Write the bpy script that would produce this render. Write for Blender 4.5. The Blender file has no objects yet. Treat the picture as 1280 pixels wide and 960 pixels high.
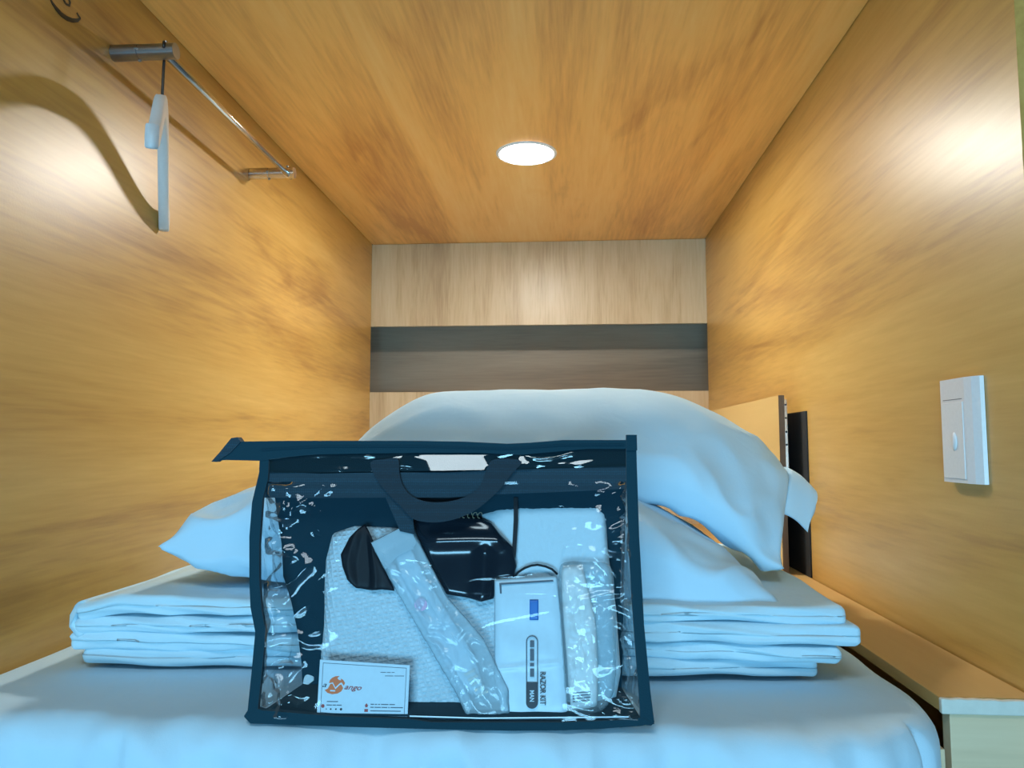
import bpy, bmesh, math, random
from mathutils import Vector, Matrix, noise
from mathutils.geometry import tessellate_polygon

random.seed(4)
SC = bpy.context.scene
COL = SC.collection

# ------------------------------------------------------------------ camera
# world origin = the photographer's eye; X right, Y into the sleeping capsule, Z up; the corridor floor lies 0.9 m below
FPX = 940.0
PITCH = math.atan(76.0 / FPX)
YAW = math.atan(64.0 / FPX * math.cos(PITCH))
cam = bpy.data.cameras.new('camera')
cam.sensor_width = 36.0
cam.lens = FPX / 1280.0 * 36.0
cam.clip_start = 0.02
camo = bpy.data.objects.new('camera', cam)
COL.objects.link(camo)
camo.rotation_euler = (math.pi / 2 + PITCH, 0, YAW)
SC.camera = camo

# ------------------------------------------------------------------ light
world = bpy.data.worlds.new('corridor_air')
SC.world = world
world.use_nodes = True
bg = world.node_tree.nodes['Background']
bg.inputs[0].default_value = (0.40, 0.74, 1.0, 1)
bg.inputs[1].default_value = 0.085


def area_light(name, loc, target, sx, sy, power, color):
    l = bpy.data.lights.new(name, 'AREA')
    l.shape = 'RECTANGLE'
    l.size, l.size_y, l.energy, l.color = sx, sy, power, color
    o = bpy.data.objects.new(name, l)
    COL.objects.link(o)
    o.location = loc
    o.rotation_euler = (Vector(target) - Vector(loc)).to_track_quat('-Z', 'Y').to_euler()
    return o


# the cool corridor: an unseen area light set low facing the capsule, and the corridor's ceiling panel
area_light('corridor_front_light', (-0.30, -2.4, -0.52), (0.0, 0.9, -0.25), 1.5, 0.72, 88, (0.30, 0.70, 1.0))
area_light('corridor_ceiling_panel', (-0.25, -0.75, 1.55), (0.0, 0.8, -0.2), 0.9, 0.5, 18, (0.75, 0.92, 1.0))
LAMP_STRENGTH = 300.0

vs = SC.view_settings
vs.view_transform = 'Standard'
vs.look = 'None'
vs.gamma = 1.0
vs.use_curve_mapping = False
vs.exposure = 0.0


# ------------------------------------------------------------------ helpers
def link(o, parent=None):
    COL.objects.link(o)
    if parent:
        o.parent = parent
        o.matrix_parent_inverse = Matrix.Translation(parent.location).inverted()
    return o


def obj(name, bm, mat, parent=None, smooth=False):
    me = bpy.data.meshes.new(name)
    if isinstance(bm, tuple):
        me.from_pydata(bm[0], [], bm[1])
        b2 = bmesh.new(); b2.from_mesh(me)
        bmesh.ops.recalc_face_normals(b2, faces=b2.faces)
        b2.to_mesh(me); b2.free()
    else:
        bmesh.ops.recalc_face_normals(bm, faces=bm.faces)
        bm.to_mesh(me)
        bm.free()
    if smooth:
        for p in me.polygons:
            p.use_smooth = True
    me.materials.append(mat)
    return link(bpy.data.objects.new(name, me), parent)


def tag(o, label=None, cat=None, group=None, kind=None):
    if label: o['label'] = label
    if cat: o['category'] = cat
    if group: o['group'] = group
    if kind: o['kind'] = kind
    return o


def thing(name, label, cat, loc, group=None):
    o = bpy.data.objects.new(name, None)
    o.empty_display_size = 0.05
    o.location = loc
    COL.objects.link(o)
    bpy.context.view_layer.update()
    return tag(o, label, cat, group)


def box(bm, x0, x1, y0, y1, z0, z1, bev=0.0):
    r = bmesh.ops.create_cube(bm, size=1)
    vs_ = r['verts']
    for v in vs_:
        v.co = Vector(((x0 + x1) / 2 + v.co.x * (x1 - x0), (y0 + y1) / 2 + v.co.y * (y1 - y0), (z0 + z1) / 2 + v.co.z * (z1 - z0)))
    if bev:
        es = list({e for v in vs_ for e in v.link_edges})
        bmesh.ops.bevel(bm, geom=es, offset=bev, segments=2, profile=0.7, affect='EDGES')
    return bm


def boxm(*a):
    return box(bmesh.new(), *a)


def cyl(bm, p0, p1, r0, r1=None, n=24):
    p0, p1 = Vector(p0), Vector(p1)
    r1 = r0 if r1 is None else r1
    d = p1 - p0
    r = bmesh.ops.create_cone(bm, cap_ends=True, segments=n, radius1=r0, radius2=r1, depth=d.length)
    m = Matrix.Translation((p0 + p1) / 2) @ d.to_track_quat('Z', 'Y').to_matrix().to_4x4()
    bmesh.ops.transform(bm, matrix=m, verts=r['verts'])
    return bm


def tube(pts, r, n=8, closed_ends=True):
    """a round tube through points"""
    pts = [Vector(p) for p in pts]
    V, F = [], []
    up = Vector((0.13, 0.31, 0.94))
    for i, p in enumerate(pts):
        t = (pts[min(i + 1, len(pts) - 1)] - pts[max(i - 1, 0)]).normalized()
        a = t.cross(up).normalized()
        b = t.cross(a).normalized()
        for k in range(n):
            an = 2 * math.pi * k / n
            V.append(p + (a * math.cos(an) + b * math.sin(an)) * r)
    for i in range(len(pts) - 1):
        for k in range(n):
            F.append((i * n + k, i * n + (k + 1) % n, (i + 1) * n + (k + 1) % n, (i + 1) * n + k))
    F.append(tuple(range(n)))
    F.append(tuple((len(pts) - 1) * n + k for k in range(n)))
    return V, F


def rbox(x0, x1, y0, y1, z0, z1, r, nx, ny, nz, fn=None):
    """box with rounded edges on a dense lattice; fn bends every point"""
    def axis(a, b, n):
        rr = min(r, (b - a) / 2 * 0.999)
        e = [0, .12, .3, .55, .8, 1]
        lo = [a + rr * t for t in e]
        hi = [b - rr * t for t in reversed(e)]
        mid = [a + rr + (b - a - 2 * rr) * i / n for i in range(1, n)] if n > 1 else []
        return lo + mid + hi
    X, Y, Z = axis(x0, x1, nx), axis(y0, y1, ny), axis(z0, z1, nz)
    rx, ry, rz = (min(r, (x1 - x0) / 2 * .999), min(r, (y1 - y0) / 2 * .999), min(r, (z1 - z0) / 2 * .999))
    idx, V, F = {}, [], []

    def vert(i, j, k):
        key = (i, j, k)
        if key not in idx:
            p = Vector((X[i], Y[j], Z[k]))
            c = Vector((min(max(p.x, x0 + rx), x1 - rx), min(max(p.y, y0 + ry), y1 - ry), min(max(p.z, z0 + rz), z1 - rz)))
            d = Vector(((p.x - c.x) / rx, (p.y - c.y) / ry, (p.z - c.z) / rz))
            m = max(abs(d.x), abs(d.y), abs(d.z))
            if m > 0 and d.length > 0:
                d *= m / d.length
            p = Vector((c.x + d.x * rx, c.y + d.y * ry, c.z + d.z * rz))
            idx[key] = len(V)
            V.append(fn(p) if fn else p)
        return idx[key]
    a, b, c = len(X) - 1, len(Y) - 1, len(Z) - 1
    for i in range(a):
        for j in range(b):
            for k in (0, c):
                F.append((vert(i, j, k), vert(i + 1, j, k), vert(i + 1, j + 1, k), vert(i, j + 1, k)))
    for i in range(a):
        for k in range(c):
            for j in (0, b):
                F.append((vert(i, j, k), vert(i + 1, j, k), vert(i + 1, j, k + 1), vert(i, j, k + 1)))
    for j in range(b):
        for k in range(c):
            for i in (0, a):
                F.append((vert(i, j, k), vert(i, j + 1, k), vert(i, j + 1, k + 1), vert(i, j, k + 1)))
    return V, F


def sm(a, b, x):
    t = min(1, max(0, (x - a) / (b - a)))
    return t * t * (3 - 2 * t)


def nz(*a):
    return noise.noise(Vector(a))


def ridge(v):
    """sharp soft-sided crease from a noise value"""
    return 1 - min(1, abs(v) * 2.2)


# ------------------------------------------------------------------ materials
def mat(name):
    m = bpy.data.materials.new(name)
    m.use_nodes = True
    nt = m.node_tree
    return m, nt, nt.nodes['Principled BSDF'], nt.nodes, nt.links


def plain(name, col, rough=0.5, metal=0.0, spec=0.5, bump=0.0, bscale=200.0):
    m, nt, b, N, L = mat(name)
    b.inputs['Base Color'].default_value = (*col, 1)
    b.inputs['Roughness'].default_value = rough
    b.inputs['Metallic'].default_value = metal
    b.inputs['Specular IOR Level'].default_value = spec
    tc = N.new('ShaderNodeTexCoord')
    n = N.new('ShaderNodeTexNoise')
    n.inputs['Scale'].default_value = bscale
    n.inputs['Detail'].default_value = 4
    L.new(tc.outputs['Object'], n.inputs['Vector'])
    # slight colour unevenness
    mx = N.new('ShaderNodeMix'); mx.data_type = 'RGBA'
    mx.inputs['A'].default_value = (*[c * 0.93 for c in col], 1)
    mx.inputs['B'].default_value = (*[min(1, c * 1.05) for c in col], 1)
    L.new(n.outputs['Fac'], mx.inputs['Factor'])
    L.new(mx.outputs['Result'], b.inputs['Base Color'])
    if bump:
        bp = N.new('ShaderNodeBump')
        bp.inputs['Strength'].default_value = bump
        bp.inputs['Distance'].default_value = 0.001
        L.new(n.outputs['Fac'], bp.inputs['Height'])
        L.new(bp.outputs['Normal'], b.inputs['Normal'])
    return m


def wood(name, dark, mid, light, grain='Y', rough=0.33, freq=5.0, spec=0.5, contrast=1.0):
    m, nt, b, N, L = mat(name)
    tc = N.new('ShaderNodeTexCoord')
    mp = N.new('ShaderNodeMapping')
    s = {'X': (0.10, 1, 1), 'Y': (1, 0.10, 1), 'Z': (1, 1, 0.10)}[grain]
    mp.inputs['Scale'].default_value = tuple(v * freq for v in s)
    L.new(tc.outputs['Object'], mp.inputs['Vector'])
    n1 = N.new('ShaderNodeTexNoise')
    n1.inputs['Scale'].default_value = 1.3
    n1.inputs['Detail'].default_value = 7
    n1.inputs['Roughness'].default_value = 0.62
    n1.inputs['Distortion'].default_value = 0.5
    L.new(mp.outputs['Vector'], n1.inputs['Vector'])
    mp2 = N.new('ShaderNodeMapping')
    mp2.inputs['Scale'].default_value = tuple(v * freq * 14 * (0.6 if v < 1 else 1) for v in s)
    L.new(tc.outputs['Object'], mp2.inputs['Vector'])
    n2 = N.new('ShaderNodeTexNoise')
    n2.inputs['Scale'].default_value = 1.6
    n2.inputs['Detail'].default_value = 4
    L.new(mp2.outputs['Vector'], n2.inputs['Vector'])
    # broad board-to-board tone
    n3 = N.new('ShaderNodeTexNoise')
    n3.inputs['Scale'].default_value = 0.55
    n3.inputs['Detail'].default_value = 2
    L.new(mp.outputs['Vector'], n3.inputs['Vector'])
    # a few knots
    n4 = N.new('ShaderNodeTexNoise')
    n4.inputs['Scale'].default_value = 3.2
    n4.inputs['Detail'].default_value = 5
    n4.inputs['Distortion'].default_value = 1.8
    mp4 = N.new('ShaderNodeMapping')
    mp4.inputs['Scale'].default_value = tuple(2.4 if v == 1 else 0.40 for v in s)
    L.new(tc.outputs['Object'], mp4.inputs['Vector'])
    L.new(mp4.outputs['Vector'], n4.inputs['Vector'])
    kr = N.new('ShaderNodeMapRange')
    kr.inputs['From Min'].default_value = 0.60
    kr.inputs['From Max'].default_value = 0.74
    L.new(n4.outputs['Fac'], kr.inputs['Value'])

    def mth(op, a, b_):
        q = N.new('ShaderNodeMath'); q.operation = op
        for i, v in enumerate((a, b_)):
            if isinstance(v, (int, float)): q.inputs[i].default_value = v
            else: L.new(v, q.inputs[i])
        return q.outputs[0]
    f = mth('ADD', mth('MULTIPLY', n1.outputs['Fac'], 0.55), mth('MULTIPLY', n2.outputs['Fac'], 0.21))
    f = mth('ADD', f, mth('MULTIPLY', n3.outputs['Fac'], 0.30))
    f = mth('SUBTRACT', f, mth('MULTIPLY', kr.outputs['Result'], 0.07))
    cr = N.new('ShaderNodeValToRGB')
    c = 0.5 / contrast * 0.34
    e = cr.color_ramp.elements
    e[0].position, e[0].color = 0.535 - c, (*dark, 1)
    e[1].position, e[1].color = 0.535 + c, (*light, 1)
    k = e.new(0.535); k.color = (*mid, 1)
    L.new(f, cr.inputs['Fac'])
    L.new(cr.outputs['Color'], b.inputs['Base Color'])
    b.inputs['Roughness'].default_value = rough
    b.inputs['Specular IOR Level'].default_value = spec
    bp = N.new('ShaderNodeBump')
    bp.inputs['Strength'].default_value = 0.16
    bp.inputs['Distance'].default_value = 0.0006
    n5 = N.new('ShaderNodeTexNoise'); n5.inputs['Scale'].default_value = 260; n5.inputs['Detail'].default_value = 2
    L.new(tc.outputs['Object'], n5.inputs['Vector'])
    L.new(n5.outputs['Fac'], bp.inputs['Height'])
    L.new(bp.outputs['Normal'], b.inputs['Normal'])
    return m


def cloth(name, col, weave=900.0, bump=0.25, rough=0.9, crease=0.0):
    m, nt, b, N, L = mat(name)
    b.inputs['Base Color'].default_value = (*col, 1)
    b.inputs['Roughness'].default_value = rough
    b.inputs['Specular IOR Level'].default_value = 0.2
    b.inputs['Sheen Weight'].default_value = 0.15
    tc = N.new('ShaderNodeTexCoord')
    n = N.new('ShaderNodeTexNoise'); n.inputs['Scale'].default_value = weave; n.inputs['Detail'].default_value = 2
    L.new(tc.outputs['Object'], n.inputs['Vector'])
    n2 = N.new('ShaderNodeTexNoise'); n2.inputs['Scale'].default_value = 16; n2.inputs['Detail'].default_value = 5
    n2.inputs['Distortion'].default_value = 1.2
    L.new(tc.outputs['Object'], n2.inputs['Vector'])
    bp = N.new('ShaderNodeBump'); bp.inputs['Strength'].default_value = bump; bp.inputs['Distance'].default_value = 0.0006
    L.new(n.outputs['Fac'], bp.inputs['Height'])
    bp2 = N.new('ShaderNodeBump'); bp2.inputs['Strength'].default_value = crease; bp2.inputs['Distance'].default_value = 0.012
    L.new(n2.outputs['Fac'], bp2.inputs['Height'])
    L.new(bp.outputs['Normal'], bp2.inputs['Normal'])
    L.new(bp2.outputs['Normal'], b.inputs['Normal'])
    return m


def film(name, tint, gloss=0.5, haze=0.0, rough=0.06, bump=0.5, bscale=30.0, dist=0.01, hazecol=(.8, .9, .95), cap=.85):
    """clear plastic film: see-through, with a fresnel gloss and a little haze"""
    m, nt, b, N, L = mat(name)
    N.remove(b)
    out = N['Material Output']
    tc = N.new('ShaderNodeTexCoord')
    n = N.new('ShaderNodeTexNoise'); n.inputs['Scale'].default_value = bscale
    n.inputs['Detail'].default_value = 2; n.inputs['Distortion'].default_value = 1.0
    L.new(tc.outputs['Object'], n.inputs['Vector'])
    bp = N.new('ShaderNodeBump'); bp.inputs['Strength'].default_value = bump; bp.inputs['Distance'].default_value = dist
    L.new(n.outputs['Fac'], bp.inputs['Height'])
    tr = N.new('ShaderNodeBsdfTransparent'); tr.inputs['Color'].default_value = (*tint, 1)
    gl = N.new('ShaderNodeBsdfGlossy'); gl.inputs['Roughness'].default_value = rough
    L.new(bp.outputs['Normal'], gl.inputs['Normal'])
    fr = N.new('ShaderNodeFresnel'); fr.inputs['IOR'].default_value = 1.5
    L.new(bp.outputs['Normal'], fr.inputs['Normal'])
    sc = N.new('ShaderNodeMath'); sc.operation = 'MULTIPLY'; sc.inputs[1].default_value = gloss
    L.new(fr.outputs['Fac'], sc.inputs[0])
    cl = N.new('ShaderNodeMath'); cl.operation = 'MINIMUM'; cl.inputs[1].default_value = cap
    L.new(sc.outputs[0], cl.inputs[0])
    base = tr.outputs[0]
    if haze:
        df = N.new('ShaderNodeBsdfDiffuse'); df.inputs['Color'].default_value = (*hazecol, 1)
        hm = N.new('ShaderNodeMixShader'); hm.inputs[0].default_value = haze
        L.new(tr.outputs[0], hm.inputs[1]); L.new(df.outputs[0], hm.inputs[2])
        base = hm.outputs[0]
    mx = N.new('ShaderNodeMixShader')
    L.new(cl.outputs[0], mx.inputs[0]); L.new(base, mx.inputs[1]); L.new(gl.outputs[0], mx.inputs[2])
    L.new(mx.outputs[0], out.inputs['Surface'])
    return m


def webbing(name, col):
    m, nt, b, N, L = mat(name)
    tc = N.new('ShaderNodeTexCoord')
    mp = N.new('ShaderNodeMapping'); mp.inputs['Scale'].default_value = (420, 420, 330)
    L.new(tc.outputs['Object'], mp.inputs['Vector'])
    ck = N.new('ShaderNodeTexVoronoi'); ck.inputs['Scale'].default_value = 1.0; ck.inputs['Randomness'].default_value = 0.15
    L.new(mp.outputs['Vector'], ck.inputs['Vector'])
    cr = N.new('ShaderNodeValToRGB')
    cr.color_ramp.elements[0].position = 0.15; cr.color_ramp.elements[0].color = (*[c * 1.7 for c in col], 1)
    cr.color_ramp.elements[1].position = 0.5; cr.color_ramp.elements[1].color = (*col, 1)
    L.new(ck.outputs['Distance'], cr.inputs['Fac'])
    L.new(cr.outputs['Color'], b.inputs['Base Color'])
    b.inputs['Roughness'].default_value = 0.8
    bp = N.new('ShaderNodeBump'); bp.inputs['Strength'].default_value = 0.6; bp.inputs['Distance'].default_value = 0.001
    bp.invert = True
    L.new(ck.outputs['Distance'], bp.inputs['Height']); L.new(bp.outputs['Normal'], b.inputs['Normal'])
    return m


def emit(name, col, s):
    m, nt, b, N, L = mat(name)
    b.inputs['Base Color'].default_value = (*col, 1)
    b.inputs['Emission Color'].default_value = (*col, 1)
    b.inputs['Emission Strength'].default_value = s
    return m


M = {}
M['wall'] = wood('honey_oak_laminate', (.30, .145, .030), (.54, .312, .074), (.66, .42, .125), 'Y', rough=0.37, freq=5.0, contrast=1.1, spec=.85)
M['ceil'] = wood('amber_oak_laminate', (.55, .23, .050), (.84, .42, .105), (.90, .53, .18), 'Y', rough=0.42, freq=5.0, contrast=1.05)
M['ledge'] = wood('ledge_oak_laminate', (.46, .27, .085), (.55, .34, .12), (.62, .42, .17), 'Y', rough=0.45, freq=4.0, contrast=.6)
M['back'] = wood('pale_oak_laminate', (.38, .25, .13), (.56, .41, .24), (.64, .50, .32), 'Z', rough=0.36, freq=7.0, contrast=1.2)
M['niche'] = wood('grey_brown_laminate', (.15, .12, .085), (.25, .205, .15), (.32, .27, .20), 'X', rough=0.5, freq=6.0, contrast=.8)
M['front'] = wood('pale_front_laminate', (.60, .46, .28), (.74, .57, .36), (.82, .66, .44), 'X', rough=0.5, freq=7.0, contrast=.8)
M['edge'] = wood('walnut_edge_band', (.05, .025, .012), (.13, .07, .035), (.22, .13, .07), 'Z', rough=0.5, freq=22.0)
M['desk'] = wood('desk_oak_laminate', (.50, .31, .10), (.58, .38, .14), (.64, .45, .19), 'Y', rough=0.4, freq=3.0, contrast=.5)
M['strip'] = plain('white_edge_strip', (.70, .70, .62), 0.5, bump=.6, bscale=120)
M['floor'] = plain('corridor_floor', (.30, .31, .32), 0.5)
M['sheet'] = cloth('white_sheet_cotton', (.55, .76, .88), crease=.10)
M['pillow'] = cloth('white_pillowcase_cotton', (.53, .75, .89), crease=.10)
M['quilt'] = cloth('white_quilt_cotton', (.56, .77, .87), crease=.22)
M['seam'] = cloth('sheet_seam', (.70, .72, .75))
M['chrome'] = plain('brushed_chrome', (.62, .60, .58), 0.22, 1.0)
M['gun'] = plain('satin_steel', (.34, .34, .35), 0.3, 1.0)
M['wire'] = plain('dark_hook_wire', (.05, .045, .04), 0.4, 0.7)
M['hanger'] = plain('white_hanger_plastic', (.62, .62, .62), 0.45)
M['decal'] = plain('black_wall_print', (.03, .022, .015), 0.5)
M['switch'] = plain('white_switch_plastic', (.78, .77, .78), 0.35)
M['switch2'] = plain('switch_rocker_plastic', (.80, .80, .81), 0.3)
M['groove'] = plain('switch_groove', (.22, .22, .23), 0.6)
M['black'] = plain('matt_black', (.012, .013, .015), 0.7)
M['bind'] = cloth('navy_black_binding', (.005, .040, .062), weave=700, bump=.6)
M['mesh'] = webbing('dark_webbing', (.006, .034, .055))
M['handle'] = webbing('dark_handle_webbing', (.003, .020, .034))
M['backp'] = cloth('black_bag_fabric', (.003, .034, .055), weave=800, bump=.4)
M['flap'] = film('smoky_top_film', (.30, .40, .45), gloss=1.6, haze=.06, hazecol=(.1, .3, .38), bump=.06, bscale=26, dist=.012)
M['pvc'] = film('clear_vinyl', (.93, .96, .97), gloss=.8, rough=.05, bump=.03, bscale=11, dist=.010)
M['gus'] = film('crumpled_clear_vinyl', (.86, .92, .95), gloss=.8, haze=.03, rough=.04, bump=.25, bscale=18, dist=.010, cap=.22)
M['sleeve'] = film('frosted_sleeve', (.96, .98, .99), gloss=.7, haze=.40, rough=.10, bump=.05, bscale=14, dist=.008, hazecol=(.62, .82, .92))
M['wrap'] = film('clear_wrapper', (.9, .95, .97), gloss=1.1, haze=.14, rough=.08, bump=.25, bscale=30, dist=.010, hazecol=(.75, .9, .95), cap=.30)
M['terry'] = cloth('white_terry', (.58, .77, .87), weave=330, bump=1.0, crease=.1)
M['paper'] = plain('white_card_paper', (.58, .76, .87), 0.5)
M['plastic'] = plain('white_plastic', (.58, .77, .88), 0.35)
M['pink'] = plain('pink_print', (.62, .45, .66), 0.5)
M['blue'] = plain('blue_plastic', (.02, .17, .55), 0.4)
M['ink'] = plain('dark_print_ink', (.016, .022, .035), 0.5)
M['greyink'] = plain('grey_print_ink', (.08, .11, .15), 0.5)
M['orange'] = plain('orange_print_ink', (.72, .17, .045), 0.5)
M['redink'] = plain('red_print_ink', (.35, .05, .05), 0.5)
M['soap'] = plain('bright_white_plastic', (.93, .95, .96), 0.35)
M['gold'] = plain('gold_print', (.55, .52, .36), 0.35, .5)
M['pouch'] = plain('glossy_black_plastic', (.006, .014, .024), 0.16, spec=.6)
M['pouch2'] = plain('black_satin_cloth', (.003, .008, .014), 0.55, spec=.3)


def waffle(name):
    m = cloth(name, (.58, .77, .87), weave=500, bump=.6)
    N, L = m.node_tree.nodes, m.node_tree.links
    tc = N.new('ShaderNodeTexCoord')
    mp = N.new('ShaderNodeMapping'); mp.inputs['Rotation'].default_value = (0, math.radians(14), 0); mp.inputs['Scale'].default_value = (150, 0.01, 210)
    L.new(tc.outputs['Object'], mp.inputs['Vector'])
    v = N.new('ShaderNodeTexVoronoi'); v.inputs['Scale'].default_value = 1; v.inputs['Randomness'].default_value = .3
    v.distance = 'CHEBYCHEV'
    L.new(mp.outputs['Vector'], v.inputs['Vector'])
    bp = N.new('ShaderNodeBump'); bp.inputs['Strength'].default_value = .75; bp.inputs['Distance'].default_value = .005
    L.new(v.outputs['Distance'], bp.inputs['Height'])
    b = N['Principled BSDF']
    old = b.inputs['Normal'].links[0].from_socket
    L.new(old, bp.inputs['Normal']); L.new(bp.outputs['Normal'], b.inputs['Normal'])
    return m


M['waffle'] = waffle('white_waffle_cotton')

# ------------------------------------------------------------------ the room shell
XL, XR, YB, YF = -0.750, 0.549, 2.877, 0.935
ZC, ZBED, ZFLOOR = 0.790, -0.294, -0.90

tag(obj('floor', boxm(-3.0, 3.0, -3.0, 3.2, ZFLOOR - .05, ZFLOOR), M['floor']), kind='structure')
tag(obj('wall_left', boxm(XL - .035, XL, .86, YB, ZFLOOR, ZC + .04), M['wall']), kind='structure')
tag(obj('wall_right', boxm(XR, XR + .035, .912, YB, ZFLOOR, ZC + .04), M['wall']), kind='structure')
tag(obj('ceiling', boxm(XL + .0018, XR - .0018, .90, YB + .24, ZC, ZC + .04), M['ceil']), kind='structure')
wb = tag(obj('wall_back', boxm(XL - .30, XR + .30, YB + .205, YB + .24, ZFLOOR, ZC), M['niche']), kind='structure')
tag(obj('upper_panel', boxm(XL, XR, YB, YB + .02, .462, ZC - .001, .0012), M['back'], wb), label='pale vertical grained panel above the dark niche')
tag(obj('lower_panel', boxm(XL, XR, YB, YB + .02, ZBED - .3, .2035, .0012), M['back'], wb), label='pale vertical grained panel below the dark niche')
obj('niche_shelf', boxm(XL - .30, XR + .30, YB + .021, YB + .204, .183, .2015), M['niche'], wb)
# upright facing strip at the front end of the right wall
tag(obj('trim_1', boxm(XR + .0355, XR + .10, .906, .95, ZFLOOR, ZC + .3, .002), M['strip']), kind='structure')

# ledge beside the bed
led = thing('side_ledge', 'long honey wood ledge along the right wall beside the mattress', 'ledge', (.49, 1.9, ZFLOOR))
obj('top_board', boxm(.437, XR - .003, YF + .004, YB - .004, ZBED - .016, ZBED, .001), M['ledge'], led)


def strip_fn(p):
    q = Vector(p)
    q.z += .0012 * nz(p.x * 90, 1.3, p.z * 40) if p.z > ZBED - .006 else 0
    q.y += .0008 * nz(p.x * 60, 4.2, p.z * 60)
    return q


tag(obj('edge_strip', rbox(.4365, XR - .001, YF - .004, YF + .0038, ZBED - .0175, ZBED - .0005, .0018, 50, 2, 4, strip_fn), M['strip'], led, True), label='chipped white edge strip')
tag(obj('front_panel', boxm(.447, XR - .001, YF + .001, YF + .019, ZFLOOR + .001, ZBED - .018, .001), M['front'], led), label='pale grained front panel')

bb = thing('bed_base', 'pale wooden platform under the mattress', 'bed base', (-.15, 1.9, ZFLOOR))
obj('side_panel', boxm(.4275, .4355, YF - .008, YB - .006, ZFLOOR + .001, ZBED - .055), M['front'], led)
obj('platform', boxm(XL + .002, .425, YF + .02, YB - .006, ZFLOOR + .001, ZBED - .33), M['front'], bb)


# ------------------------------------------------------------------ mattress under its sheet
def matt_fn(p):
    x, y, z = p
    R, cx, cy = .120, .426 - .120, .794 + .120
    if x > cx and y < cy:
        dx, dy = (x - cx) / R, (cy - y) / R
        m, l = max(dx, dy), math.hypot(dx, dy)
        if l > 0:
            x, y = cx + dx * m / l * R, cy - dy * m / l * R
    x -= .020 * sm(.98, .79, y) * sm(.15, .42, x)
    frontness = sm(.875, .79, p.y)
    q = Vector((x, y, z))
    if p.z > ZBED - .03:                                   # top face
        q.z += .0035 * nz(x * 3.2, y * 3.2, 2) + .0022 * ridge(nz(x * 5 + y * 2, y * 3.5, 7)) * sm(.9, 1.0, y + .12)
        # soft gathers just behind the front edge
        g = sm(.79, .81, y) * (1 - sm(.84, .91, y))
        q.z += g * .0022 * nz(x * 38, y * 6, 3)
    if frontness > 0:
        dep = sm(ZBED - .004, ZBED - .16, z)
        fold = ridge(nz(x * 6.5 + .25 * nz(x * 3, z * 4, 1), z * 1.1, 5)) - .4
        fold += .7 * (ridge(nz(x * 9 + z * 5.5, 2.4, z * .8)) - .4)
        q.y -= frontness * (.015 + .030 * dep) * fold
        q.y -= frontness * .007 * nz(x * 33, z * 22, 8) * (1 - dep)
        q.y += .03 * sm(ZBED - .02, ZBED - .35, z) * frontness * -.3
        q.z += frontness * .0022 * nz(x * 30, 4, 1) * (1 - dep)
    if p.x > .40:
        q.x += .004 * nz(y * 12, z * 10, 9) - .002
    return q


mt = obj('mattress', rbox(XL + .004, .426, .794, YB - .01, ZBED - .325, ZBED, .033, 240, 90, 26, matt_fn), M['sheet'], None, True)
tag(mt, 'mattress in a white fitted sheet hanging in soft folds at its front edge', 'mattress')


# ------------------------------------------------------------------ folded quilt: four stacked layers
def layer_fn(seed, x0, x1, y0, y1, zc, amp, lroll):
    def fn(p):
        q = Vector(p)
        e = min(p.x - x0, x1 - p.x, p.y - y0)
        edge = 1 - sm(.0, .06, e)
        # waviness of the layer as a whole
        w = 1.3 * amp * nz(p.x * 4.5, p.y * 3, .2 * seed) + amp * .5 * nz(p.x * 13, p.y * 6, seed + 3)
        w *= sm(ZBED, ZBED + .03, zc)
        q.z += w
        # squash and puff
        q.z += (p.z - zc) * (.30 * nz(p.x * 6, p.y * 6, seed + 9)) + .0022 * ridge(nz(p.x * 9, p.y * 9, seed + 5)) * (1 if p.z > zc else -1)
        q.y += .012 * nz(p.x * 5, seed, 1) + .005 * nz(p.x * 17, p.z * 60, seed) - .004 * ridge(nz(p.x * 8 + p.z * 60, p.z * 40, seed + 1))
        q.x += .008 * nz(p.y * 6, seed, 4)
        q.z -= edge * .003 * (1 if p.z > zc else -1)
        if lroll:
            q.z += lroll * (1 - sm(x0, x0 + .07, p.x))
        return q
    return fn


qt = thing('folded_quilt', 'thick white quilt folded into layers on the bed below the pillows', 'quilt', (-.15, 1.25, ZBED))
lay = [(-.630, .318, .974, .0030, .0265, 4.4, .000), (-.647, .338, .966, .0250, .0255, 7.1, -.002),
       (-.638, .362, .962, .0465, .0275, 2.3, -.003), (-.636, .348, .966, .0705, .0270, 9.6, -.010)]
for (x0, x1, y0, z0, th, sd, lr) in lay:
    za = ZBED + .0015 + z0
    obj('fold', rbox(x0, x1, y0, 1.56, za, za + th, .0085, 130, 40, 5, layer_fn(sd, x0, x1, y0, 1.56, za + th / 2, .0030, lr)), M['quilt'], qt, True)


# rolled left end joining the top folds
def roll():
    V, F = [], []
    n, m = 60, 14
    for i in range(n + 1):
        y = .966 + (1.5 - .966) * i / n
        for k in range(m + 1):
            a = math.pi * (.5 + k / m)
            rr = .0235 + .0025 * nz(y * 9, k * .3, 3)
            V.append(Vector((-.628 + rr * .9 * math.cos(a) + .006 * nz(y * 7, 2, k * .1), y + .004 * nz(k * .5, y * 3, 1), ZBED + .0665 + rr * math.sin(a))))
        for k in range(m, -1, -1):
            a = math.pi * (.5 + k / m)
            rr = .0165
            V.append(Vector((-.626 + rr * .9 * math.cos(a), y + .002, ZBED + .0665 + rr * math.sin(a))))
    w = 2 * (m + 1)
    for i in range(n):
        for k in range(w):
            F.append((i * w + k, i * w + (k + 1) % w, (i + 1) * w + (k + 1) % w, (i + 1) * w + k))
    F.append(tuple(range(w))); F.append(tuple(n * w + k for k in range(w)))
    return V, F


obj('rolled_edge', roll(), M['quilt'], qt, True)


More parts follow.
